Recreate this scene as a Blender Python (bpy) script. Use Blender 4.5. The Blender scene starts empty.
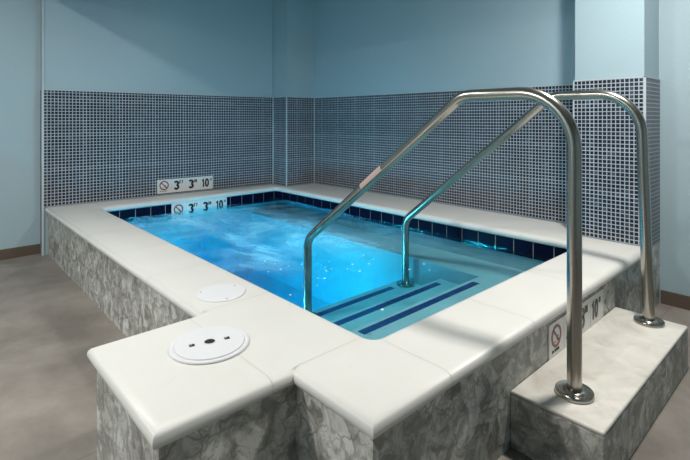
import bpy, bmesh, math, random
from mathutils import Vector, Matrix
random.seed(4)
PI = math.pi
scene = bpy.context.scene
C = scene.collection

# ------------------------------------------------------------------ helpers
def tag(o, label=None, cat=None, group=None, kind=None):
    if label: o['label'] = label
    if cat: o['category'] = cat
    if group: o['group'] = group
    if kind: o['kind'] = kind
    return o

def obj(name, bm, mat, parent=None, smooth=False, recalc=True):
    if recalc: bmesh.ops.recalc_face_normals(bm, faces=bm.faces)
    me = bpy.data.meshes.new(name)
    bm.to_mesh(me); bm.free()
    for m in (mat if isinstance(mat, (list, tuple)) else [mat]): me.materials.append(m)
    if smooth:
        me.polygons.foreach_set('use_smooth', [True]*len(me.polygons))
        if smooth != 'all': me.set_sharp_from_angle(angle=math.radians(40))
    o = bpy.data.objects.new(name, me); C.objects.link(o)
    if parent:
        o.parent = parent
        o.matrix_parent_inverse = Matrix.Translation(-Vector(parent.location))
    return o

def empty(name, loc):
    o = bpy.data.objects.new(name, None); C.objects.link(o); o.location = loc
    o.empty_display_size = .1
    return o

def box(bm, x0, x1, y0, y1, z0, z1, bev=0, seg=3):
    r = bmesh.ops.create_cube(bm, size=1)
    bmesh.ops.scale(bm, vec=(x1-x0, y1-y0, z1-z0), verts=r['verts'])
    bmesh.ops.translate(bm, vec=((x0+x1)/2, (y0+y1)/2, (z0+z1)/2), verts=r['verts'])
    if bev:
        es = list({e for v in r['verts'] for e in v.link_edges})
        bmesh.ops.bevel(bm, geom=es, offset=bev, segments=seg, affect='EDGES', profile=.5)

def prism(bm, pts, z0, z1):
    lo = [bm.verts.new((x, y, z0)) for x, y in pts]; hi = [bm.verts.new((x, y, z1)) for x, y in pts]
    n = len(pts)
    for i in range(n): bm.faces.new((lo[i], lo[(i+1) % n], hi[(i+1) % n], hi[i]))
    bm.faces.new(lo[::-1]); bm.faces.new(hi)

def lathe(bm, prof, cx, cy, n=48, z0=0):
    """prof: list of (r, z)"""
    rings = []
    for r, z in prof:
        if r < 1e-6: rings.append([bm.verts.new((cx, cy, z0+z))])
        else: rings.append([bm.verts.new((cx+r*math.cos(2*PI*i/n), cy+r*math.sin(2*PI*i/n), z0+z)) for i in range(n)])
    for a, b in zip(rings, rings[1:]):
        for i in range(n):
            j = (i+1) % n
            if len(a) == 1 and len(b) == 1: continue
            if len(a) == 1: bm.faces.new((a[0], b[i], b[j]))
            elif len(b) == 1: bm.faces.new((a[i], a[j], b[0]))
            else: bm.faces.new((a[i], a[j], b[j], b[i]))

def offset_poly(pts, d):
    """inward offset (d>0) of a CCW polygon with mitred corners"""
    n = len(pts); out = []
    for i in range(n):
        p0, p1, p2 = Vector(pts[i-1]), Vector(pts[i]), Vector(pts[(i+1) % n])
        a = (p1-p0).normalized(); b = (p2-p1).normalized()
        na = Vector((-a.y, a.x)); nb = Vector((-b.y, b.x))
        m = (na+nb); m = m/(m.dot(na))
        out.append(tuple(p1+m*d))
    return out

def round_poly(pts, r, seg=6):
    out = []; n = len(pts)
    for i in range(n):
        p0, p1, p2 = Vector(pts[i-1]), Vector(pts[i]), Vector(pts[(i+1) % n])
        a = (p0-p1).normalized(); b = (p2-p1).normalized()
        c = p1+a*r+b*r
        for k in range(seg+1):
            t = k/seg*PI/2
            out.append(tuple(c - b*r*math.cos(t) - a*r*math.sin(t)))
    return out

# ------------------------------------------------------------------ materials
class NT:
    def __init__(s, name):
        s.m = bpy.data.materials.new(name); s.m.use_nodes = True
        s.t = s.m.node_tree; s.t.nodes.clear()
        s.out = s.n('ShaderNodeOutputMaterial')
    def n(s, typ, **kw):
        nd = s.t.nodes.new(typ)
        for k, v in kw.items():
            if k.startswith('i_'):
                key = k[2:]; key = int(key) if key.isdigit() else key.replace('_', ' ')
                if hasattr(v, 'links') or isinstance(v, bpy.types.NodeSocket): s.t.links.new(v, nd.inputs[key])
                else: nd.inputs[key].default_value = v
            else: setattr(nd, k, v)
        return nd
    def l(s, a, b): s.t.links.new(a, b)
    def math(s, op, a, b=0., c=None):
        nd = s.t.nodes.new('ShaderNodeMath'); nd.operation = op
        for i, v in enumerate((a, b) if c is None else (a, b, c)):
            if isinstance(v, bpy.types.NodeSocket): s.l(v, nd.inputs[i])
            else: nd.inputs[i].default_value = v
        return nd.outputs[0]
    def mix(s, fac, a, b):
        nd = s.t.nodes.new('ShaderNodeMix'); nd.data_type = 'RGBA'
        for i, v in ((0, fac), (6, a), (7, b)):
            if isinstance(v, bpy.types.NodeSocket): s.l(v, nd.inputs[i])
            elif i == 0: nd.inputs[0].default_value = v
            else: nd.inputs[i].default_value = (*v, 1)
        return nd.outputs[2]
    def ramp(s, fac, stops):
        nd = s.n('ShaderNodeValToRGB'); s.l(fac, nd.inputs[0])
        cr = nd.color_ramp
        while len(cr.elements) < len(stops): cr.elements.new(.5)
        for e, (p, c) in zip(cr.elements, stops):
            e.position = p; e.color = (*c, 1) if len(c) == 3 else c
        return nd.outputs[0]
    def pos(s): return s.n('ShaderNodeNewGeometry').outputs['Position']
    def noise(s, vec, scale, detail=4, rough=.5, dist=0):
        nd = s.n('ShaderNodeTexNoise'); s.l(vec, nd.inputs['Vector'])
        nd.inputs['Scale'].default_value = scale; nd.inputs['Detail'].default_value = detail
        nd.inputs['Roughness'].default_value = rough; nd.inputs['Distortion'].default_value = dist
        return nd.outputs['Fac']
    def bump(s, h, strength=.3, dist=.01):
        nd = s.n('ShaderNodeBump'); s.l(h, nd.inputs['Height'])
        nd.inputs['Strength'].default_value = strength; nd.inputs['Distance'].default_value = dist
        return nd.outputs['Normal']
    def bsdf(s, color, rough=.5, metal=0, normal=None, spec=None, coat=None):
        nd = s.n('ShaderNodeBsdfPrincipled')
        for k, v in (('Base Color', color), ('Roughness', rough), ('Metallic', metal)):
            if isinstance(v, bpy.types.NodeSocket): s.l(v, nd.inputs[k])
            else: nd.inputs[k].default_value = (*v, 1) if k == 'Base Color' else v
        if normal: s.l(normal, nd.inputs['Normal'])
        if spec is not None: nd.inputs['Specular IOR Level'].default_value = spec
        s.l(nd.outputs[0], s.out.inputs[0])
        return nd

def simple(name, col, rough=.5, metal=0, var=.06, scale=8, spec=None):
    t = NT(name); p = t.pos()
    f = t.noise(p, scale, 4)
    c = t.mix(f, [max(0, x*(1-var)) for x in col], [min(1, x*(1+var)) for x in col])
    t.bsdf(c, rough, metal, spec=spec)
    return t.m

def wall_paint():
    t = NT('pale_blue_paint'); p = t.pos()
    f = t.noise(p, 1.5, 3); g = t.noise(p, 130, 2)
    c = t.mix(f, (.345, .465, .525), (.375, .495, .555))
    t.bsdf(c, .34, normal=t.bump(g, .35, .004))
    return t.m

def mosaic(axis, pitch, name, u0=0., z0=0.):
    """little square tiles, grout lines, mesh sheets every 11 tiles; axis = horizontal axis of the face"""
    t = NT(name); p = t.pos()
    sp = t.n('ShaderNodeSeparateXYZ'); t.l(p, sp.inputs[0])
    u = t.math('DIVIDE', t.math('SUBTRACT', sp.outputs[axis], u0), pitch)
    v = t.math('DIVIDE', t.math('SUBTRACT', sp.outputs[2], z0), pitch)
    fu = t.math('FRACT', u); fv = t.math('FRACT', v)
    du = t.math('ABSOLUTE', t.math('SUBTRACT', fu, .5)); dv = t.math('ABSOLUTE', t.math('SUBTRACT', fv, .5))
    d = t.math('MAXIMUM', du, dv)
    # sheet joints slightly wider
    su = t.math('FRACT', t.math('DIVIDE', t.math('FLOOR', u), 11)); sv = t.math('FRACT', t.math('DIVIDE', t.math('FLOOR', v), 11))
    sj = t.math('LESS_THAN', t.math('MINIMUM', su, sv), .04)
    lim = t.math('SUBTRACT', .40, t.math('MULTIPLY', sj, .03))
    grout = t.math('GREATER_THAN', d, lim)
    cell = t.n('ShaderNodeCombineXYZ'); t.l(t.math('FLOOR', u), cell.inputs[0]); t.l(t.math('FLOOR', v), cell.inputs[1])
    wn = t.n('ShaderNodeTexWhiteNoise'); t.l(cell.outputs[0], wn.inputs[0])
    tile = t.ramp(wn.outputs['Value'], [(0, (.003, .005, .012)), (.6, (.007, .011, .024)), (.92, (.02, .03, .055)), (1, (.05, .07, .10))])
    gn = t.noise(p, 5, 3)
    gc = t.mix(gn, (.36, .41, .47), (.48, .53, .59))
    c = t.mix(grout, tile, gc)
    rough = t.math('ADD', t.math('MULTIPLY', grout, .45), .28)
    h = t.math('SUBTRACT', 1, grout)
    t.bsdf(c, rough, normal=t.bump(h, .25, .002), spec=.3)
    return t.m

def faux_stone():
    """trowelled mottled plaster: overlapping grey and cream flakes with dark ragged edges"""
    t = NT('mottled_grey_plaster'); p = t.pos()
    nz = t.n('ShaderNodeTexNoise'); t.l(p, nz.inputs['Vector']); nz.inputs['Scale'].default_value = 9; nz.inputs['Detail'].default_value = 5
    wv = t.n('ShaderNodeVectorMath', operation='SCALE'); t.l(nz.outputs['Color'], wv.inputs[0]); wv.inputs['Scale'].default_value = .15
    ad = t.n('ShaderNodeVectorMath', operation='ADD'); t.l(p, ad.inputs[0]); t.l(wv.outputs[0], ad.inputs[1])
    mp = t.n('ShaderNodeMapping'); t.l(ad.outputs[0], mp.inputs[0]); mp.inputs['Scale'].default_value = (1, 1, .75); mp.inputs['Rotation'].default_value = (.5, .4, 0)
    vo = t.n('ShaderNodeTexVoronoi'); t.l(mp.outputs[0], vo.inputs['Vector']); vo.inputs['Scale'].default_value = 15; vo.feature = 'F1'
    vc = t.n('ShaderNodeSeparateColor'); t.l(vo.outputs['Color'], vc.inputs[0])
    ve = t.n('ShaderNodeTexVoronoi'); t.l(mp.outputs[0], ve.inputs['Vector']); ve.inputs['Scale'].default_value = 15; ve.feature = 'DISTANCE_TO_EDGE'
    flake = t.ramp(vc.outputs[0], [(0, (.15, .15, .14)), (.35, (.34, .335, .31)), (.65, (.50, .495, .465)), (1, (.84, .835, .80))])
    big = t.noise(ad.outputs[0], 13, 3, .5, .9)
    bg = t.ramp(big, [(0, (.10, .10, .09)), (.40, (.13, .13, .12)), (.415, (.30, .295, .275)), (.485, (.36, .355, .33)), (.50, (.58, .575, .54)), (.57, (.67, .66, .62)), (.585, (.86, .85, .81))])
    c = t.mix(.62, flake, bg)
    c = t.mix(t.ramp(t.noise(p, 2.5, 4), [(.35, (.35, .35, .35)), (.65, (0, 0, 0))]), c, (.20, .20, .185))
    contour = t.math('ABSOLUTE', t.math('SUBTRACT', t.noise(ad.outputs[0], 15, 3, .5, .8), .5))
    cm = t.ramp(contour, [(0, (1, 1, 1)), (.022, (0, 0, 0))])
    edge = t.ramp(ve.outputs['Distance'], [(0, (1, 1, 1)), (.09, (0, 0, 0))])
    brk = t.ramp(t.noise(p, 10, 3), [(.42, (0, 0, 0)), (.56, (1, 1, 1))])
    em = t.math('MAXIMUM', t.math('MULTIPLY', edge, brk), t.math('MULTIPLY', cm, .8))
    c = t.mix(t.math('MULTIPLY', em, .75), c, (.13, .13, .115))
    fine = t.noise(p, 70, 5, .7)
    c = t.mix(t.math('MULTIPLY', fine, .25), c, (.55, .54, .50))
    hh = t.math('ADD', t.math('MULTIPLY', vc.outputs[0], .5), t.math('MULTIPLY', big, .9))
    t.bsdf(c, .4, normal=t.bump(hh, .3, .01))
    return t.m

def coping_mat():
    t = NT('cream_cast_stone'); p = t.pos()
    f = t.noise(p, 3, 5, .6); g = t.noise(p, 70, 3)
    c = t.mix(f, (.67, .66, .63), (.75, .74, .71))
    c = t.mix(t.ramp(t.noise(p, 26, 2), [(.70, (0, 0, 0)), (.76, (.25, .25, .25))]), c, (.62, .60, .55))
    t.bsdf(c, .42, normal=t.bump(g, .06, .003))
    return t.m

def tread_mat():
    t = NT('worn_white_concrete'); p = t.pos()
    f = t.noise(p, 5, 6, .65, .5); g = t.noise(p, 90, 3)
    c = t.ramp(f, [(.3, (.47, .44, .39)), (.5, (.60, .58, .53)), (.7, (.70, .68, .63))])
    t.bsdf(c, .55, normal=t.bump(g, .15, .004))
    return t.m

def floor_mat():
    t = NT('grey_brown_concrete'); p = t.pos()
    sp = t.n('ShaderNodeSeparateXYZ'); t.l(p, sp.inputs[0])
    f = t.noise(p, 2.2, 6, .6, .4); g = t.noise(p, 80, 4, .7)
    c = t.ramp(f, [(.34, (.15, .132, .115)), (.5, (.22, .195, .172)), (.66, (.30, .268, .238))])
    c = t.mix(t.math('MULTIPLY', g, .3), c, (.26, .235, .21))
    # saw-cut joints
    ju = t.math('ABSOLUTE', t.math('SUBTRACT', t.math('FRACT', t.math('DIVIDE', t.math('ADD', sp.outputs[0], 8.52), 1.2)), .5))
    jv = t.math('ABSOLUTE', t.math('SUBTRACT', t.math('FRACT', t.math('DIVIDE', t.math('ADD', sp.outputs[1], 8.13), 1.2)), .5))
    j = t.math('LESS_THAN', jv, .0022)
    c = t.mix(t.math('MULTIPLY', j, .5), c, (.10, .085, .075))
    t.bsdf(c, .5, normal=t.bump(g, .12, .004))
    return t.m

def steel():
    t = NT('brushed_stainless_steel'); p = t.pos()
    sp = t.n('ShaderNodeMapping'); t.l(p, sp.inputs[0]); sp.inputs['Scale'].default_value = (60, 6, 6)
    f = t.noise(sp.outputs[0], 12, 4)
    c = t.mix(f, (.34, .325, .29), (.48, .455, .41))
    r = t.math('ADD', t.math('MULTIPLY', f, .12), .17)
    t.bsdf(c, r, 1.0)
    return t.m

def plaster_mat():
    t = NT('pool_plaster'); p = t.pos()
    f = t.noise(p, 2.5, 5, .6); g = t.noise(p, 30, 4)
    c = t.mix(f, (.30, .40, .43), (.60, .68, .69))
    t.bsdf(c, .6, normal=t.bump(g, .1, .01))
    return t.m

def water_mat():
    t = NT('churning_pool_water'); p = t.pos()
    mp = t.n('ShaderNodeMapping'); t.l(p, mp.inputs[0]); mp.inputs['Rotation'].default_value = (0, 0, .45); mp.inputs['Scale'].default_value = (1.0, .55, 1)
    nz = t.noise(mp.outputs[0], 2.3, 6, .6, .5)
    nz2 = t.noise(p, 9, 4, .6, .8)
    small = t.noise(p, 26, 3, .6, .5)
    # churned, aerated water: clouds of fine bubbles away from the still water over the steps and bench
    sp = t.n('ShaderNodeSeparateXYZ'); t.l(p, sp.inputs[0])
    ry = t.n('ShaderNodeMapRange', interpolation_type='SMOOTHSTEP'); t.l(sp.outputs[1], ry.inputs[0])
    ry.inputs[1].default_value = 2.25; ry.inputs[2].default_value = 3.0
    rx = t.n('ShaderNodeMapRange', interpolation_type='SMOOTHSTEP'); t.l(sp.outputs[0], rx.inputs[0])
    rx.inputs[1].default_value = 3.5; rx.inputs[2].default_value = 2.7
    zone = t.math('MULTIPLY', ry.outputs[0], rx.outputs[0])
    cl = t.ramp(nz, [(.41, (0, 0, 0)), (.53, (.38, .38, .38)), (.64, (1, 1, 1))])
    cl = t.math('MULTIPLY', cl, t.math('ADD', t.math('MULTIPLY', nz2, .7), .45))
    # jets along the bench throw up a band of bubbles
    bx = t.math('DIVIDE', t.math('SUBTRACT', sp.outputs[0], 2.62), .24)
    jet = t.math('EXPONENT', t.math('MULTIPLY', t.math('MULTIPLY', bx, bx), -1))
    jy = t.n('ShaderNodeMapRange', interpolation_type='SMOOTHSTEP'); t.l(sp.outputs[1], jy.inputs[0])
    jy.inputs[1].default_value = 4.4; jy.inputs[2].default_value = 3.0
    jet = t.math('MULTIPLY', t.math('MULTIPLY', jet, jy.outputs[0]), t.math('ADD', t.math('MULTIPLY', nz2, 1.5), -.25))
    cl = t.math('ADD', cl, t.math('MULTIPLY', jet, .75))
    mask = t.math('MINIMUM', t.math('MULTIPLY', t.math('MULTIPLY', cl, zone), .85), .88)
    h = t.math('ADD', t.math('MULTIPLY', nz2, .7), t.math('MULTIPLY', small, .25))
    nrm = t.bump(h, .22, .03)
    tr = t.n('ShaderNodeBsdfTransparent'); tr.inputs[0].default_value = (.93, .98, 1, 1)
    gl = t.n('ShaderNodeBsdfGlossy'); gl.inputs['Roughness'].default_value = .04; t.l(nrm, gl.inputs['Normal'])
    fr = t.n('ShaderNodeFresnel'); fr.inputs[0].default_value = 1.33; t.l(nrm, fr.inputs['Normal'])
    df = t.n('ShaderNodeBsdfDiffuse'); df.inputs[0].default_value = (.55, .80, .95, 1)
    tl = t.n('ShaderNodeBsdfTranslucent'); tl.inputs[0].default_value = (.55, .85, 1.0, 1)
    m0 = t.n('ShaderNodeMixShader'); m0.inputs[0].default_value = .5; t.l(df.outputs[0], m0.inputs[1]); t.l(tl.outputs[0], m0.inputs[2])
    m1 = t.n('ShaderNodeMixShader'); t.l(mask, m1.inputs[0]); t.l(tr.outputs[0], m1.inputs[1]); t.l(m0.outputs[0], m1.inputs[2])
    m2 = t.n('ShaderNodeMixShader'); t.l(fr.outputs[0], m2.inputs[0]); t.l(m1.outputs[0], m2.inputs[1]); t.l(gl.outputs[0], m2.inputs[2])
    t.l(m2.outputs[0], t.out.inputs[0])
    va = t.n('ShaderNodeVolumeAbsorption'); va.inputs[0].default_value = (.03, .865, .97, 1); va.inputs[1].default_value = 1.5
    t.l(va.outputs[0], t.out.inputs['Volume'])
    return t.m

M = dict(
    paint=wall_paint(), faux=faux_stone(), coping=coping_mat(), tread=tread_mat(), floor=floor_mat(), steel=steel(),
    plaster=plaster_mat(), water=water_mat(),
    mosx=mosaic(0, .0315, 'navy_mosaic_back', .912, .482), mosy=mosaic(1, .0288, 'navy_mosaic_right', .955, .482),
    mosxs=mosaic(0, .0288, 'navy_mosaic_column_side', 3.66, .482), mosyl=mosaic(1, .0315, 'navy_mosaic_return', 5.40, .03),
    ceiling=simple('white_ceiling_paint', (.42, .45, .46), .8),
    base=simple('brown_vinyl_base', (.115, .088, .066), .45),
    trim=simple('white_edge_trim', (.52, .57, .60), .4),
    navy=simple('glazed_navy_tile', (.003, .005, .022), .32, var=.5, scale=3, spec=.04),
    step_navy=simple('blue_step_tile', (.01, .03, .16), .3, var=.5, scale=10),
    grout=simple('light_grout', (.42, .40, .37), .8),
    lid=simple('white_plastic_lid', (.74, .74, .77), .35, var=.02),
    hole=simple('dark_recess', (.012, .018, .016), .6),
    screw=simple('grey_screw', (.42, .42, .43), .3, .6),
    sign=simple('glazed_white_tile', (.70, .70, .68), .25, var=.03),
    ink=simple('black_glaze', (.012, .012, .014), .35),
    red=simple('dark_red_glaze', (.23, .028, .022), .35),
    sticker=simple('pale_pink_sticker', (.62, .42, .38), .4),
    seal=simple('dark_joint_sealant', (.03, .03, .028), .8),
    foam=simple('white_foam', (.75, .88, .95), .5),
    joint=simple('coping_joint_grout', (.62, .61, .58), .6),
    lampframe=simple('white_lamp_frame', (.7, .7, .7), .4),
)
def emit(name, col, s):
    t = NT(name); e = t.n('ShaderNodeEmission'); e.inputs[0].default_value = (*col, 1); e.inputs[1].default_value = s
    t.l(e.outputs[0], t.out.inputs[0]); return t.m

# ------------------------------------------------------------------ sizes
ZC, T = .481, .058                      # coping top, coping thickness
ZB = ZC-T
ZT = 1.636                              # top of mosaic
ZW = .334                               # water
CEIL = 3.08
OUT = [(.925, 5.39), (.925, 1.975), (.475, 1.975), (.475, 1.30), (.953, 1.30), (.953, .918), (3.655, .918), (3.655, 1.44), (3.99, 1.44), (3.97, 4.93), (3.52, 4.93), (3.50, 5.25)]
INN = [(1.325, 1.278), (3.385, 1.278), (3.385, 4.985), (1.325, 4.985)]     # CCW

# ------------------------------------------------------------------ the setting
bm = bmesh.new()                        # floor with the hole of the basin
fo = [(-2.5, -2.6), (5.2, -2.6), (5.2, 6.2), (-2.5, 6.2)]
fi = [(1.28, 1.22), (3.43, 1.22), (3.43, 5.03), (1.28, 5.03)]
def ringfill(bm, a, b, z):
    va = [bm.verts.new((*p, z)) for p in a]; vb = [bm.verts.new((*p, z)) for p in b]
    es = [bm.edges.new((v[i], v[(i+1) % len(v)])) for v in (va, vb) for i in range(len(v))]
    bmesh.ops.triangle_fill(bm, use_beauty=True, edges=es)
    return va, vb
ringfill(bm, fo, fi, 0)
for f in bm.faces:
    if f.normal.z < 0: f.normal_flip()
r = bmesh.ops.extrude_face_region(bm, geom=list(bm.faces))
bmesh.ops.translate(bm, vec=(0, 0, -.05), verts=[g for g in r['geom'] if isinstance(g, bmesh.types.BMVert)])
tag(obj('floor', bm, M['floor']), 'grey brown concrete floor around the raised tub', kind='structure')

bm = bmesh.new(); box(bm, -2.5, 5.2, -2.6, 6.2, CEIL, CEIL+.1)
tag(obj('ceiling', bm, M['ceiling']), kind='structure')

def wall(name, pts, z0, z1, mat, parent=None):
    bm = bmesh.new(); prism(bm, pts, z0, z1)
    o = obj(name, bm, mat, parent)
    if not parent: tag(o, kind='structure')
    return o
# painted walls (8 mm behind the mosaic face)
g = .008
wall('wall_back', [(.905, 5.40+g), (3.51, 5.245+g), (3.51, 6.1), (.905, 6.1)], 0, CEIL, M['paint'])
wall('wall_corner', [(3.51+g, 4.93+g), (3.968+g, 4.93+g), (4.2, 6.1), (3.51+g, 6.1)], 0, CEIL, M['paint'])
wall('wall_right', [(3.968+g, 4.935), (4.01+g, 1.40), (4.01+g, -2.6), (5.1, -2.6), (5.1, 6.1), (4.2, 6.1)], 0, CEIL, M['paint'])
wall('wall_column', [(3.65+g, .945+g), (4.02, .945+g), (4.02, 1.415-g), (3.65+g, 1.415-g)], 0, CEIL, M['paint'])
wall('wall_left_back', [(-2.5, 5.51), (.905, 5.51), (.905, 6.1), (-2.5, 6.1)], 0, CEIL, M['paint'])
wall('wall_left', [(-2.6, -2.6), (-2.4, -2.6), (-2.4, 5.6), (-2.6, 5.6)], 0, CEIL, M['paint'])
wall('wall_front', [(-2.5, -2.8), (5.1, -2.8), (5.1, -2.6), (-2.5, -2.6)], 0, CEIL, M['paint'])
# unseen beam left of the tub, added to cast diagonal shade on back wall
wall('trim_1', [(.86, 1.6), (1.0, 1.6), (1.0, 5.39), (.86, 5.39)], 2.62, CEIL, M['paint'])
# mosaic dado, one slab per wall face
Z0 = ZC+.001
wall('wall_back_mosaic', [(.912, 5.395), (3.51, 5.24), (3.51, 5.24+g+.002), (.912, 5.395+g+.002)], Z0, ZT, M['mosx'])
wall('wall_corner_mosaic_left', [(3.51, 4.93), (3.51+g, 4.93+g), (3.51+g, 5.245), (3.51, 5.24)], Z0, ZT, M['mosy'])
wall('wall_corner_mosaic_front', [(3.51, 4.93), (3.968, 4.93), (3.968+g, 4.93+g), (3.51+g, 4.93+g)], Z0, ZT, M['mosxs'])
wall('wall_right_mosaic', [(3.968, 4.93), (4.01, 1.41), (4.01+g+.002, 1.41), (3.968+g+.002, 4.93)], Z0, ZT, M['mosy'])
wall('wall_column_mosaic', [(3.65, .945), (3.65+g, .945+g), (3.65+g, 1.415), (3.65, 1.415)], Z0, ZT, M['mosy'])
wall('wall_column_mosaic_side', [(3.65, .945), (4.012, .945), (4.012, .945+g), (3.65+g, .945+g)], ZC-.03, ZT, M['mosxs'])
wall('wall_back_mosaic_return', [(.903, 5.40), (.912, 5.40), (.912, 5.51), (.903, 5.51)], .0, ZT, M['mosyl'])
# concrete below the column's mosaic
wall('wall_column_base', [(3.652, .947), (4.012, .947), (4.012, .955), (3.66, .955)], 0, ZC-.03, M['faux'])
# edge trims
def trim(i, x, y, z0, z1, w=.006, mat='trim'):
    bm = bmesh.new(); box(bm, x-w, x+w, y-w, y+w, z0, z1, .002, 2)
    tag(obj('trim_%d' % i, bm, M[mat]), kind='structure')
trim(2, .908, 5.396, 0, ZT, .009)
trim(3, 3.508, 5.238, Z0, ZT, .005)
trim(4, 3.508, 4.928, Z0, ZT, .007)
trim(5, 3.966, 4.929, Z0, ZT, .005)
trim(6, 3.651, .946, ZC-.03, ZT, .006)
trim(7, 3.652, 1.414, Z0, ZT, .005)
trim(8, .910, 5.40, ZT, CEIL, .007)
def strip(i, a, b, z0, z1, d):
    bm = bmesh.new(); (x0, y0), (x1, y1) = a, b
    prism(bm, [(x0, y0), (x1, y1), (x1+d[0], y1+d[1]), (x0+d[0], y0+d[1])], z0, z1)
    tag(obj('trim_%d' % i, bm, M['trim']), kind='structure')
strip(9, (.905, 5.392), (3.505, 5.237), ZT, ZT+.006, (0, .015))
strip(10, (3.648, .943), (3.648, 1.415), ZT, ZT+.006, (.015, 0))
strip(11, (3.648, .943), (4.01, .943), ZT, ZT+.006, (0, .012))
strip(12, (3.966, 4.93), (4.008, 1.415), ZT, ZT+.004, (.012, 0))
# brown base
def baseb(name, a, b, d):
    bm = bmesh.new(); (x0, y0), (x1, y1) = a, b
    box(bm, min(x0, x1, x0+d[0]), max(x0, x1, x0+d[0]), min(y0, y1, y0+d[1]), max(y0, y1, y0+d[1]), 0, .098, .003, 2)
    tag(obj(name, bm, M['base']), kind='structure')
baseb('baseboard_left', (-2.4, 5.512), (.90, 5.512), (0, -.012))
baseb('baseboard_right', (4.016, -2.6), (4.016, .94), (-.012, 0))

# ------------------------------------------------------------------ the tub
tub = empty('hot_tub', (2.3, 3.1, 0))
tag(tub, 'raised square-edged hot tub with cream coping and mottled grey plaster sides', 'hot tub')
S = .028                                # set-back of the walls under the coping
body = [(.925+S, 5.39), (.925+S, 1.975-S), (.475+S, 1.975-S), (.475+S, 1.30+S), (.953+S, 1.30+S), (.953+S, .918+S), (3.05, .918+S), (3.05, .938+S-.008), (3.645, .938+S-.008), (3.645, 1.43), (3.99, 1.43), (3.96, 4.925), (3.50, 4.925), (3.49, 5.24)]
inner = [(1.345, 1.298), (3.405, 1.298), (3.405, 5.005), (1.345, 5.005)]
bm = bmesh.new()
va, vb = ringfill(bm, body, inner, ZB-.006)
for pts, top in ((body, va), (inner, vb)):
    if pts is inner: continue
    lo = [bm.verts.new((*p, 0.0)) for p in pts]
    for i in range(len(pts)):
        j = (i+1) % len(pts); bm.faces.new((lo[i], lo[j], top[j], top[i]))
lo = [bm.verts.new((*p, 0.0)) for p in inner]
for i in range(4): bm.faces.new((vb[i], vb[(i+1) % 4], lo[(i+1) % 4], lo[i]))
obj('outer_wall', bm, M['faux'], tub)
bm = bmesh.new()                        # dark joint under the coping
o2 = [(.925+S+.004, 5.39), (.925+S+.004, 1.975-S-.004), (.475+S+.004, 1.975-S-.004), (.475+S+.004, 1.30+S+.004), (.953+S+.004, 1.30+S+.004), (.953+S+.004, .918+S+.004), (3.645, .918+S+.004), (3.645, 1.43), (3.99, 1.43), (3.96, 4.925), (3.50, 4.925), (3.49, 5.24)]
for z in (ZB-.006, ZB): ringfill(bm, o2, inner, z)
vs = sorted(bm.verts, key=lambda v: v.co.z)
n = len(o2)
lo_, hi_ = [v for v in bm.verts if v.co.z < ZB-.003], [v for v in bm.verts if v.co.z >= ZB-.003]
for i in range(n): bm.faces.new((lo_[i], lo_[(i+1) % n], hi_[(i+1) % n], hi_[i]))
obj('coping_bed', bm, M['seal'], tub)

# coping with bull-nosed edges
NP = 9
rr = T/2
prof = [(rr - rr*math.sin(k/(NP-1)*PI), (k/(NP-1))) for k in range(NP)]
def nose(k):                            # k 0..NP-1 : bottom -> top ; (inset, z)
    a = -PI/2 + k/(NP-1)*PI
    h = .040 if a > 0 else .022
    return h - h*math.cos(a), ZB+rr+rr*math.sin(a)
bm = bmesh.new()
inn_r = round_poly(INN, .045, 5)
def band(poly, sign):
    loops = []
    for k in range(NP):
        ins, z = nose(k)
        loops.append([bm.verts.new((*p, z)) for p in offset_poly(poly, ins*sign)])
    for a, b in zip(loops, loops[1:]):
        for i in range(len(a)):
            j = (i+1) % len(a); bm.faces.new((a[i], a[j], b[j], b[i]))
    return loops
lo_o = band(OUT, 1); lo_i = band(inn_r, -1)
for k in (0, -1):
    es = []
    for L in (lo_o[k], lo_i[k]):
        for i in range(len(L)):
            a, b = L[i], L[(i+1) % len(L)]
            es.append(bm.edges.get((a, b)) or bm.edges.new((a, b)))
    bmesh.ops.triangle_fill(bm, use_beauty=True, edges=es)
cop = obj('coping', bm, M['coping'], tub, smooth=True)
# fine grout joints across the coping, following its profile
jb = bmesh.new()
def joint(fixed, c, a, b, nose_a=True, nose_b=True, w=.0022, e=.0006):
    """joint line across the coping at axis value c from a to b"""
    global jb
    pr = []
    if nose_a: pr += [(a+nose(k)[0]-e, nose(k)[1]+(e if k > 4 else 0)) for k in range(2, NP)]
    else: pr += [(a, ZC+e)]
    if nose_b: pr += [(b-nose(k)[0]+e, nose(k)[1]+(e if k > 4 else 0)) for k in range(NP-1, 1, -1)]
    else: pr += [(b, ZC+e)]
    rows = []
    for s in (-w, w):
        rows.append([jb.verts.new((u, c+s, z) if fixed == 'y' else (c+s, u, z)) for u, z in pr])
    for i in range(len(pr)-1): jb.faces.new((rows[0][i], rows[0][i+1], rows[1][i+1], rows[1][i]))
    obj('coping_joint', jb, M['joint'], tub); jb = bmesh.new()
for c in (2.62, 3.24, 3.86, 4.48): joint('y', c, .925, 1.325)
joint('y', 1.975, .94, 1.325, False, True)
joint('y', 1.318, .96, 1.325, False, True)
joint('x', .87, 1.30, 1.975)
for c in (1.345, 1.96, 2.57, 3.18): joint('x', c, .918, 1.278)
for c in (1.8, 2.4, 3.0): joint('x', c, 4.985, 5.24, True, False)
for c in (1.7, 2.3, 2.9, 3.5, 4.1, 4.7): joint('y', c, 3.385, 3.96, True, False)
jb.free()

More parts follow.
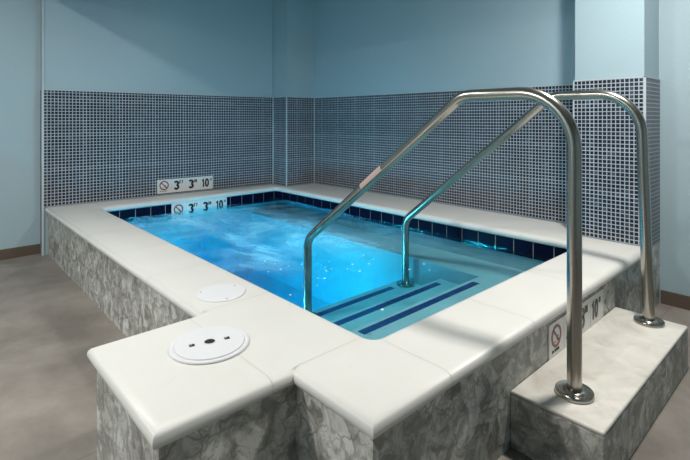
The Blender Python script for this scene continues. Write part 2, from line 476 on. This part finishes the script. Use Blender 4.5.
# basin below
bm = bmesh.new()
BZ = -.5
bot = [bm.verts.new((*p, BZ)) for p in inner]; top = [bm.verts.new((*p, ZB-.006)) for p in inner]
for i in range(4):
    j = (i+1) % 4; bm.faces.new((bot[j], bot[i], top[i], top[j]))
bm.faces.new(bot)
for v in bm.verts:
    v.co.x += .0006*(1 if v.co.x < 2 else -1); v.co.y += .0006*(1 if v.co.y < 2 else -1)
bmesh.ops.recalc_face_normals(bm, faces=bm.faces)
bmesh.ops.reverse_faces(bm, faces=bm.faces)
obj('basin', bm, M['plaster'], tub, recalc=False)
# navy waterline tiles
tg = bmesh.new(); gr = bmesh.new()
P = .155; zt0, zt1 = .30, ZB-.002
def tile_run(axis, c, a, b, side, skip=None):
    n = int((b-a)/P)+1
    for i in range(n):
        u0 = a+i*P+.003; u1 = min(a+(i+1)*P-.003, b)
        if u1-u0 < .01: continue
        if skip and u0 > skip[0]-.08 and u1 < skip[1]+.08: continue
        if axis == 'x': box(tg, u0, u1, min(c, c+side*.006), max(c, c+side*.006), zt0, zt1)
        else: box(tg, min(c, c+side*.006), max(c, c+side*.006), u0, u1, zt0, zt1)
    if axis == 'x': box(gr, a, b, min(c, c+side*.003), max(c, c+side*.003), zt0, zt1)
    else: box(gr, min(c, c+side*.003), max(c, c+side*.003), a, b, zt0, zt1)
tile_run('y', 3.404, 1.30, 5.0, -1)
tile_run('x', 5.004, 1.395-.05, 3.40, -1)
tile_run('y', 1.346, 1.30, 5.0, 1)
tile_run('x', 1.299, 1.35, 3.40, 1)
obj('waterline_tile', tg, M['navy'], tub)
obj('tile_grout', gr, M['grout'], tub)
# submerged steps, bench
bm = bmesh.new()
X0, X1 = 1.347, 3.03
for y1, z in ((1.84, .195), (2.19, .09), (2.55, -.01)):
    pass
box(bm, X0, X1, 1.30, 1.84, BZ+.001, .195)
box(bm, X0, X1, 1.8401, 2.19, BZ+.001, .09)
box(bm, X0, X1, 2.1901, 2.58, BZ+.001, -.01)
obj('underwater_steps', bm, M['plaster'], tub)
bm = bmesh.new()
bp = round_poly([(3.031, 1.30), (3.403, 1.30), (3.403, 5.003), (3.031, 5.003)], .001, 1)
prism(bm, bp, BZ+.001, .194)
obj('underwater_bench', bm, M['plaster'], tub)
for y, z, x0, x1 in ((1.785, .195, 1.76, 2.95), (2.135, .09, 1.85, 2.96), (2.50, -.01, 1.99, 2.87)):
    bm = bmesh.new()
    k = int((x1-x0)/.052)
    for i in range(k):
        box(bm, x0+i*.052, x0+i*.052+.048, y-.026, y+.026, z-.004, z+.002)
    obj('step_edge_tile', bm, M['step_navy'], tub)

# ------------------------------------------------------------------ water
bm = bmesh.new()
wx0, wx1, wy0, wy1 = 1.353, 3.396, 1.306, 4.997
nx, ny = 70, 120
def wz(x, y):
    f = max(0, min(1, (y-1.9)/.6))
    return ZW + f*(.0035*math.sin(7.1*x+3.3*y+1.2*math.sin(3.7*y)) + .0025*math.sin(13*x-9.2*y+1.1*math.sin(5*x)) + .0015*math.sin(23*y+5*x)) + .0012*math.sin(17*x+4*y)*math.sin(11*y)
grid = [[bm.verts.new((wx0+(wx1-wx0)*i/nx, wy0+(wy1-wy0)*j/ny, wz(wx0+(wx1-wx0)*i/nx, wy0+(wy1-wy0)*j/ny))) for i in range(nx+1)] for j in range(ny+1)]
for j in range(ny):
    for i in range(nx): bm.faces.new((grid[j][i], grid[j][i+1], grid[j+1][i+1], grid[j+1][i]))
rim = [grid[0][i] for i in range(nx+1)]+[grid[j][nx] for j in range(1, ny+1)]+[grid[ny][i] for i in range(nx-1, -1, -1)]+[grid[j][0] for j in range(ny-1, 0, -1)]
low = [bm.verts.new((v.co.x, v.co.y, BZ+.004)) for v in rim]
for i in range(len(rim)):
    j = (i+1) % len(rim); bm.faces.new((rim[j], rim[i], low[i], low[j]))
bm.faces.new(low[::-1])
wo = obj('pool_water', bm, M['water'], smooth=True)
tag(wo, 'bright blue churning water filling the hot tub', 'water', kind='stuff')
bm = bmesh.new()
for _ in range(34):
    x = random.gauss(2.05, .33); y = random.gauss(2.25, .28)
    if not (1.42 < x < 3.2 and 1.5 < y < 4): continue
    r = random.uniform(.004, .009)
    mtx = Matrix.Translation((x, y, wz(x, y)+.001)) @ Matrix.Rotation(random.uniform(0, 3), 4, 'Z') @ Matrix.Diagonal((1, random.uniform(.5, 1), .35, 1))
    bmesh.ops.create_icosphere(bm, subdivisions=2, radius=r, matrix=mtx)
tag(obj('foam_bubbles', bm, M['foam'], smooth=True), 'tiny white foam bubbles floating on the water by the steps', 'foam', kind='stuff')

# ------------------------------------------------------------------ outside step
st = empty('entry_step', (2.42, .76, 0))
tag(st, 'low concrete step with a pale worn top against the tub wall', 'step')
bm = bmesh.new(); box(bm, 1.79, 3.05, .59, .945, 0, .219, .006, 2)
obj('step_body', bm, M['faux'], st)
bm = bmesh.new(); box(bm, 1.79, 3.05, .59, .945, .2195, .236, .008, 4)
obj('tread', bm, M['tread'], st, smooth=True)

# ------------------------------------------------------------------ handrails
def fillet(pts, rad, seg=12):
    out = [Vector(pts[0])]
    for i in range(1, len(pts)-1):
        p0, p1, p2 = Vector(pts[i-1]), Vector(pts[i]), Vector(pts[i+1])
        a = (p0-p1).normalized(); b = (p2-p1).normalized(); r = rad[i-1]
        ang = a.angle(b); d = r/math.tan(ang/2)
        bis = (a+b).normalized(); c = p1+bis*(r/math.sin(ang/2))
        s = (p1+a*d)-c; e = (p1+b*d)-c
        for k in range(seg+1): out.append(c+s.normalized().slerp(e.normalized(), k/seg)*r)
    out.append(Vector(pts[-1]))
    return out
def tube(bm, path, r, n=24, nrm=Vector((1, 0, 0))):
    rings = []
    for i, p in enumerate(path):
        t = (path[min(i+1, len(path)-1)]-path[max(i-1, 0)]).normalized()
        b = t.cross(nrm).normalized()
        rings.append([bm.verts.new(p+r*(math.cos(2*PI*k/n)*nrm+math.sin(2*PI*k/n)*b)) for k in range(n)])
    for a, b in zip(rings, rings[1:]):
        for k in range(n): bm.faces.new((a[k], a[(k+1) % n], b[(k+1) % n], b[k]))
    bm.faces.new(rings[0][::-1]); bm.faces.new(rings[-1])
R = .0285
def rail(X, pts, label, sticker=False):
    h = empty('handrail', (X, pts[0][0], .236))
    tag(h, label, 'handrail', 'pair of bent steel handrails over the tub steps')
    path = fillet([(X, y, z) for y, z in pts], (.235, .16, .13))
    bm = bmesh.new(); tube(bm, path, R)
    obj('rail_tube', bm, M['steel'], h, smooth=True)
    for y, z in ((pts[0][0], .2365), (pts[-1][0], -.0095)):
        bm = bmesh.new()
        lathe(bm, [(R+.001, 0), (.070, 0), (.073, .003), (.073, .014), (.070, .018), (.064, .0165), (.060, .0145), (.044, .0145), (.040, .019), (R+.001, .021), (R+.001, 0)], X, y, 48, z)
        obj('flange_cover', bm, M['steel'], h, smooth=True)
    if sticker:
        a = Vector((X, 1.815, 0)); 
        (y2, z2), (y3, z3) = pts[2], pts[3]
        f = lambda y: z2+(z3-z2)*(y-y2)/(y3-y2)
        bm = bmesh.new(); n = 10; rows = []
        t = Vector((0, y3-y2, z3-z2)).normalized(); b = Vector((1, 0, 0)).cross(t)
        if b.z < 0: b = -b
        for y in (1.80, 1.965):
            c = Vector((X, y, f(y)))
            rows.append([bm.verts.new(c+(R+.0008)*(math.cos(q)*Vector((1, 0, 0))+math.sin(q)*b)) for q in [PI*(.45+.65*k/n) for k in range(n+1)]])
        for k in range(n): bm.faces.new((rows[0][k], rows[0][k+1], rows[1][k+1], rows[1][k]))
        tag(obj('sticker', bm, M['sticker'], h, smooth='all'), 'pale pink label on the sloping tube')
    return h
rail(1.958, [(.756, .238), (.756, 1.463), (1.283, 1.463), (2.505, .53), (2.505, -.008)], 'nearer steel handrail, its post standing on the left end of the step', True)
rail(2.945, [(.745, .238), (.785, 1.495), (1.272, 1.495), (2.468, .525), (2.468, -.008)], 'farther steel handrail, its post on the far end of the step near the column')

# ------------------------------------------------------------------ lids
l1 = empty('skimmer_lid', (.826, 1.667, ZC))
tag(l1, 'round white lid with a dark centre hole and two square slots', 'lid')
bm = bmesh.new(); lathe(bm, [(0, .001), (.146, .001), (.148, .004), (.146, .008), (.138, .010), (.134, .0085), (0, .0085)], .826, 1.667, 64, ZC)
obj('lid_ring', bm, M['lid'], l1, smooth=True)
bm = bmesh.new(); lathe(bm, [(0, .0086), (.128, .0086), (.131, .010), (.129, .0125), (0, .0125)], .826, 1.667, 64, ZC)
obj('cover', bm, M['lid'], l1, smooth=True)
bm = bmesh.new(); lathe(bm, [(0, .0126), (.0205, .0126), (.0205, .0132), (0, .0132)], .826, 1.667, 32, ZC)
obj('centre_hole', bm, M['hole'], l1)
bm = bmesh.new(); lathe(bm, [(.020, .0126), (.024, .0126), (.023, .0145), (.020, .0145), (.020, .0126)], .826, 1.667, 32, ZC)
obj('hole_rim', bm, M['lid'], l1, smooth=True)
dv = Vector((.105, -.005, 0)).normalized()
dv = Vector((1, -.03, 0)).normalized()
L1DIR = (1.0, -.28)
dx, dy = Vector(L1DIR).normalized()
for s in (-1, 1):
    bm = bmesh.new(); m_ = Matrix.Translation((.826+s*dx*.066, 1.667+s*dy*.066, ZC+.0129)) @ Matrix.Rotation(math.atan2(dy, dx), 4, 'Z')
    bmesh.ops.create_cube(bm, size=1, matrix=m_ @ Matrix.Diagonal((.020, .020, .0008, 1)))
    sl = obj('slot', bm, M['hole'], l1)
    bm = bmesh.new(); bmesh.ops.create_cube(bm, size=1, matrix=m_ @ Matrix.Translation((-.004, .002, .0008)) @ Matrix.Diagonal((.010, .011, .001, 1)))
    lt = obj('latch', bm, M['screw']); lt.parent = sl
l2 = empty('deck_lid', (1.114, 2.125, ZC))
tag(l2, 'smaller plain white round lid set in the left coping', 'lid')
bm = bmesh.new(); lathe(bm, [(0, .0008), (.118, .0008), (.119, .003), (.116, .006), (.06, .0072), (0, .0075)], 1.114, 2.125, 64, ZC)
obj('cover', bm, M['lid'], l2, smooth=True)
for q in (.35, 2.45, 4.5):
    bm = bmesh.new(); lathe(bm, [(0, .0062), (.0045, .0062), (.004, .0078), (0, .008)], 1.114+.100*math.cos(q), 2.125+.100*math.sin(q), 16, ZC)
    obj('screw', bm, M['screw'], l2, smooth=True)

# ------------------------------------------------------------------ depth markers
def arc(cx, cy, rx, ry, a0, a1, n=14):
    return [(cx+rx*math.cos(math.radians(a0+(a1-a0)*k/n)), cy+ry*math.sin(math.radians(a0+(a1-a0)*k/n))) for k in range(n+1)]
G = {   # strokes in a box 0..w x 0..1
    '3': (.62, [arc(.30, .745, .21, .175, 160, -90, 14)+[], arc(.30, .29, .22, .215, 90, -160, 14)]),
    '1': (.36, [[(.02, .74), (.20, .90), (.20, .0)]]),
    '0': (.56, [arc(.28, .5, .19, .42, 90, 450, 28)]),
    'F': (.5, [[(.08, 0), (.08, .93), (.5, .93)], [(.08, .5), (.42, .5)]]),
    'T': (.5, [[(.0, .93), (.5, .93)], [(.25, .93), (.25, 0)]]),
    'I': (.2, [[(.1, 0), (.1, 1)]]),
    'N': (.55, [[(.07, 0), (.07, 1)], [(.07, .95), (.48, .05)], [(.48, 0), (.48, 1)]]),
    'O': (.6, [arc(.3, .5, .23, .43, 90, 450, 18)]),
    'D': (.55, [[(.08, 0), (.08, 1)], [(.08, .95)]+arc(.2, .5, .28, .45, 90, -90, 10)+[(.08, .05)]]),
    'V': (.55, [[(.03, 1), (.27, .04), (.52, 1)]]),
    'G': (.6, [arc(.3, .5, .23, .43, 50, 340, 16)+[(.53, .48), (.33, .48)]]),
    '"': (.3, [[(.07, 1), (.07, .70)], [(.22, 1), (.22, .70)]]),
}
def ribbon(bm, pts, w, fn):
    """flat stroke with mitred bends, 1 mm thick; fn(u, v, h) -> world"""
    n = len(pts); closed = (Vector(pts[0])-Vector(pts[-1])).length < 1e-4
    L, Rr = [], []
    for i in range(n):
        p = Vector(pts[i])
        a = Vector(pts[i-1 if i else (n-2 if closed else 0)]); b = Vector(pts[i+1 if i < n-1 else (1 if closed else n-1)])
        d1 = (p-a).normalized() if (p-a).length > 1e-9 else (b-p).normalized()
        d2 = (b-p).normalized() if (b-p).length > 1e-9 else d1
        n1 = Vector((-d1.y, d1.x)); n2 = Vector((-d2.y, d2.x)); m = n1+n2
        if m.length < .3: m = n1
        m = m/max(.5, m.dot(n1)) 
        L.append(p+m*w/2); Rr.append(p-m*w/2)
    top = [[bm.verts.new(fn(q.x, q.y, .0014)) for q in S_] for S_ in (L, Rr)]
    low = [[bm.verts.new(fn(q.x, q.y, .0002)) for q in S_] for S_ in (L, Rr)]
    for i in range(n-1):
        bm.faces.new((top[0][i], top[0][i+1], top[1][i+1], top[1][i]))
        bm.faces.new((low[0][i], low[0][i+1], top[0][i+1], top[0][i]))
        bm.faces.new((low[1][i], low[1][i+1], top[1][i+1], top[1][i]))
def glyph(ch, u, v, h, sw, fn, parent, name, wide=1.0, bold=.0):
    w, st_ = G[ch]; bm = bmesh.new()
    for s in st_: ribbon(bm, [(u+x*h*wide, v+y*h) for x, y in s], sw, fn)
    return obj(name, bm, M['ink'], parent)
def marker(origin, ux, nrm, W, H_, label):
    """origin: lower left corner; ux: along; nrm: out of the wall"""
    ux = Vector(ux).normalized(); nrm = Vector(nrm).normalized(); o = Vector(origin); up = Vector((0, 0, 1))
    e = empty('depth_marker', o)
    tag(e, label, 'sign', 'depth marker signs around the tub')
    TH = .006
    fn = lambda u, v, h: o+ux*u+up*v+nrm*(h+TH)
    fb = lambda u, v, h: o+ux*u+up*v+nrm*h
    bm = bmesh.new()
    vs = [bm.verts.new(fb(u, v, h)) for h in (.0005, TH) for u, v in ((0, 0), (W, 0), (W, H_), (0, H_))]
    for f in ((3, 2, 1, 0), (4, 5, 6, 7), (0, 1, 5, 4), (1, 2, 6, 5), (2, 3, 7, 6), (3, 0, 4, 7)): bm.faces.new([vs[i] for i in f])
    obj('plaque', bm, M['sign'], e)
    k = H_/.155
    cx, cy, r = .075*k, .088*k, .046*k
    bm = bmesh.new(); ribbon(bm, arc(cx, cy, r, r, 90, 450, 36), .013*k, fn)
    obj('prohibition_ring', bm, M['red'], e)
    fh = lambda u, v, h: fn(u, v, h+.0014)
    bm = bmesh.new(); ribbon(bm, [(cx-r*.7, cy+r*.7), (cx+r*.7, cy-r*.7)], .011*k, fh)
    obj('prohibition_bar', bm, M['red'], e)
    bm = bmesh.new()
    ribbon(bm, [(cx-.022*k, cy+.020*k), (cx-.004*k, cy+.006*k), (cx+.006*k, cy-.008*k)], .009*k, fn)
    ribbon(bm, [(cx+.004*k, cy-.004*k), (cx+.020*k, cy-.002*k)], .006*k, fn)
    ribbon(bm, arc(cx+.012*k, cy-.017*k, .004*k, .004*k, 90, 450, 12), .007*k, fn)
    ribbon(bm, [(cx-.026*k, cy-.026*k), (cx-.014*k, cy-.022*k), (cx-.004*k, cy-.027*k)], .003*k, fn)
    obj('diver_pictogram', bm, M['ink'], e)
    u = .030*k; bm = bmesh.new()
    for ch in 'NO DIVING':
        if ch == ' ': u += .006*k; continue
        w, st_ = G[ch]
        for s in st_: ribbon(bm, [(u+x*.012*k, .018*k+y*.012*k) for x, y in s], .0026*k, fn)
        u += (w*.012+.0035)*k
    obj('lettering', bm, M['ink'], e)
    hh = .098*k; vb_ = .030*k
    glyph('3', .185*k, vb_, hh, .023*k, fn, e, 'numeral')
    glyph('F', .250*k, .094*k, .036*k, .008*k, fn, e, 'small_letter'); glyph('T', .274*k, .094*k, .036*k, .008*k, fn, e, 'small_letter')
    glyph('3', .355*k, vb_, hh, .023*k, fn, e, 'numeral')
    glyph('I', .420*k, .094*k, .036*k, .008*k, fn, e, 'small_letter'); glyph('N', .434*k, .094*k, .036*k, .008*k, fn, e, 'small_letter')
    glyph('1', .515*k, vb_, hh, .019*k, fn, e, 'numeral')
    glyph('0', .553*k, vb_, hh, .019*k, fn, e, 'numeral', .9)
    glyph('"', .612*k, .030*k, .098*k, .008*k, fn, e, 'inch_mark')
    # tile joints of the plaque
    for c in (.16*k, .325*k, .495*k):
        bm = bmesh.new(); ribbon(bm, [(c, .001), (c, H_-.001)], .0012, lambda u, v, h: fn(u, v, h-.0008))
        obj('tile_joint', bm, M['grout'], e)
yb = lambda x: 5.395-(x-.912)*.155/2.598
marker((2.00, yb(2.00)-.0005, ZC+.018), (1, -.0597, 0), (-.0597, -1, 0), .66, .157, 'white depth marker sign on the mosaic wall above the back coping')
marker((2.03, 4.9975, .270), (1, 0, 0), (0, -1, 0), .66, .157, 'white depth marker sign half under water below the back coping')
marker((2.145, .918+S-.0005, .237), (1, 0, 0), (0, -1, 0), .69, .157, 'white depth marker sign behind the nearer handrail post above the step')

# ------------------------------------------------------------------ lamps
def lamp(name, loc, size, power, col, rot=(0, 0, 0), shape='SQUARE', size_y=None):
    L = bpy.data.lights.new(name, 'AREA'); L.shape = shape; L.size = size; L.energy = power; L.color = col
    if size_y: L.size_y = size_y
    o = bpy.data.objects.new(name, L); C.objects.link(o); o.location = loc; o.rotation_euler = rot
    return o
lamp('ceiling_or_fill_light', (2.54, .58, 3.0), .20, 74, (1.0, .965, .90))
lamp('ceiling_or_fill_light', (.10, 3.0, 3.0),   .12, 46, (1.0, .965, .90))
lamp('ceiling_or_fill_light', (-1.8, 2.4, 2.95), .3, 92, (1.0, .965, .90))  # unseen fill without a fixture, added to brighten the tub's left sides and floor
for (x, y) in ((2.54, .58), (.10, 3.0)):
    bm = bmesh.new()
    lathe(bm, [(.20, CEIL-.001), (.205, CEIL-.03), (.20, CEIL-.05), (.19, CEIL-.05), (.19, CEIL-.001)], x, y, 40)
    tag(obj('trim_13' if x > 1 else 'trim_14', bm, M['lampframe'], smooth=True), kind='structure')
# underwater pool lights in the basin walls
cy = (.62, .97, 1.0)
lamp('pool_light', (1.37, 3.2, -.28), .2, 27, cy, (0, -PI/2+.5, 0), 'DISK')
lamp('pool_light', (1.37, 4.5, -.28), .2, 14, cy, (0, -PI/2+.5, 0), 'DISK')
lamp('pool_light', (2.2, 2.60, -.25), .2, 12, cy, (PI/2, 0, 0), 'DISK')

w = bpy.data.worlds.new('world'); scene.world = w; w.use_nodes = True
w.node_tree.nodes['Background'].inputs[0].default_value = (.4, .5, .6, 1); w.node_tree.nodes['Background'].inputs[1].default_value = .1

# ------------------------------------------------------------------ camera
F = 464.4
cam = bpy.data.cameras.new('camera'); co = bpy.data.objects.new('camera', cam); C.objects.link(co)
cam.sensor_fit = 'HORIZONTAL'; cam.sensor_width = 36; cam.lens = F/690*36
co.location = (0, 0, 1.35); co.rotation_euler = (PI/2, 0, -math.radians(42.6))
cam.shift_y = -(230-119)/690
cam.clip_start = .05
scene.camera = co
scene.view_settings.view_transform = 'Standard'; scene.view_settings.look = 'None'
scene.view_settings.exposure = 0; scene.view_settings.gamma = 1; scene.view_settings.use_curve_mapping = False
scene.cycles.max_bounces = 8; scene.cycles.transparent_max_bounces = 12
scene.cycles.use_denoising = True
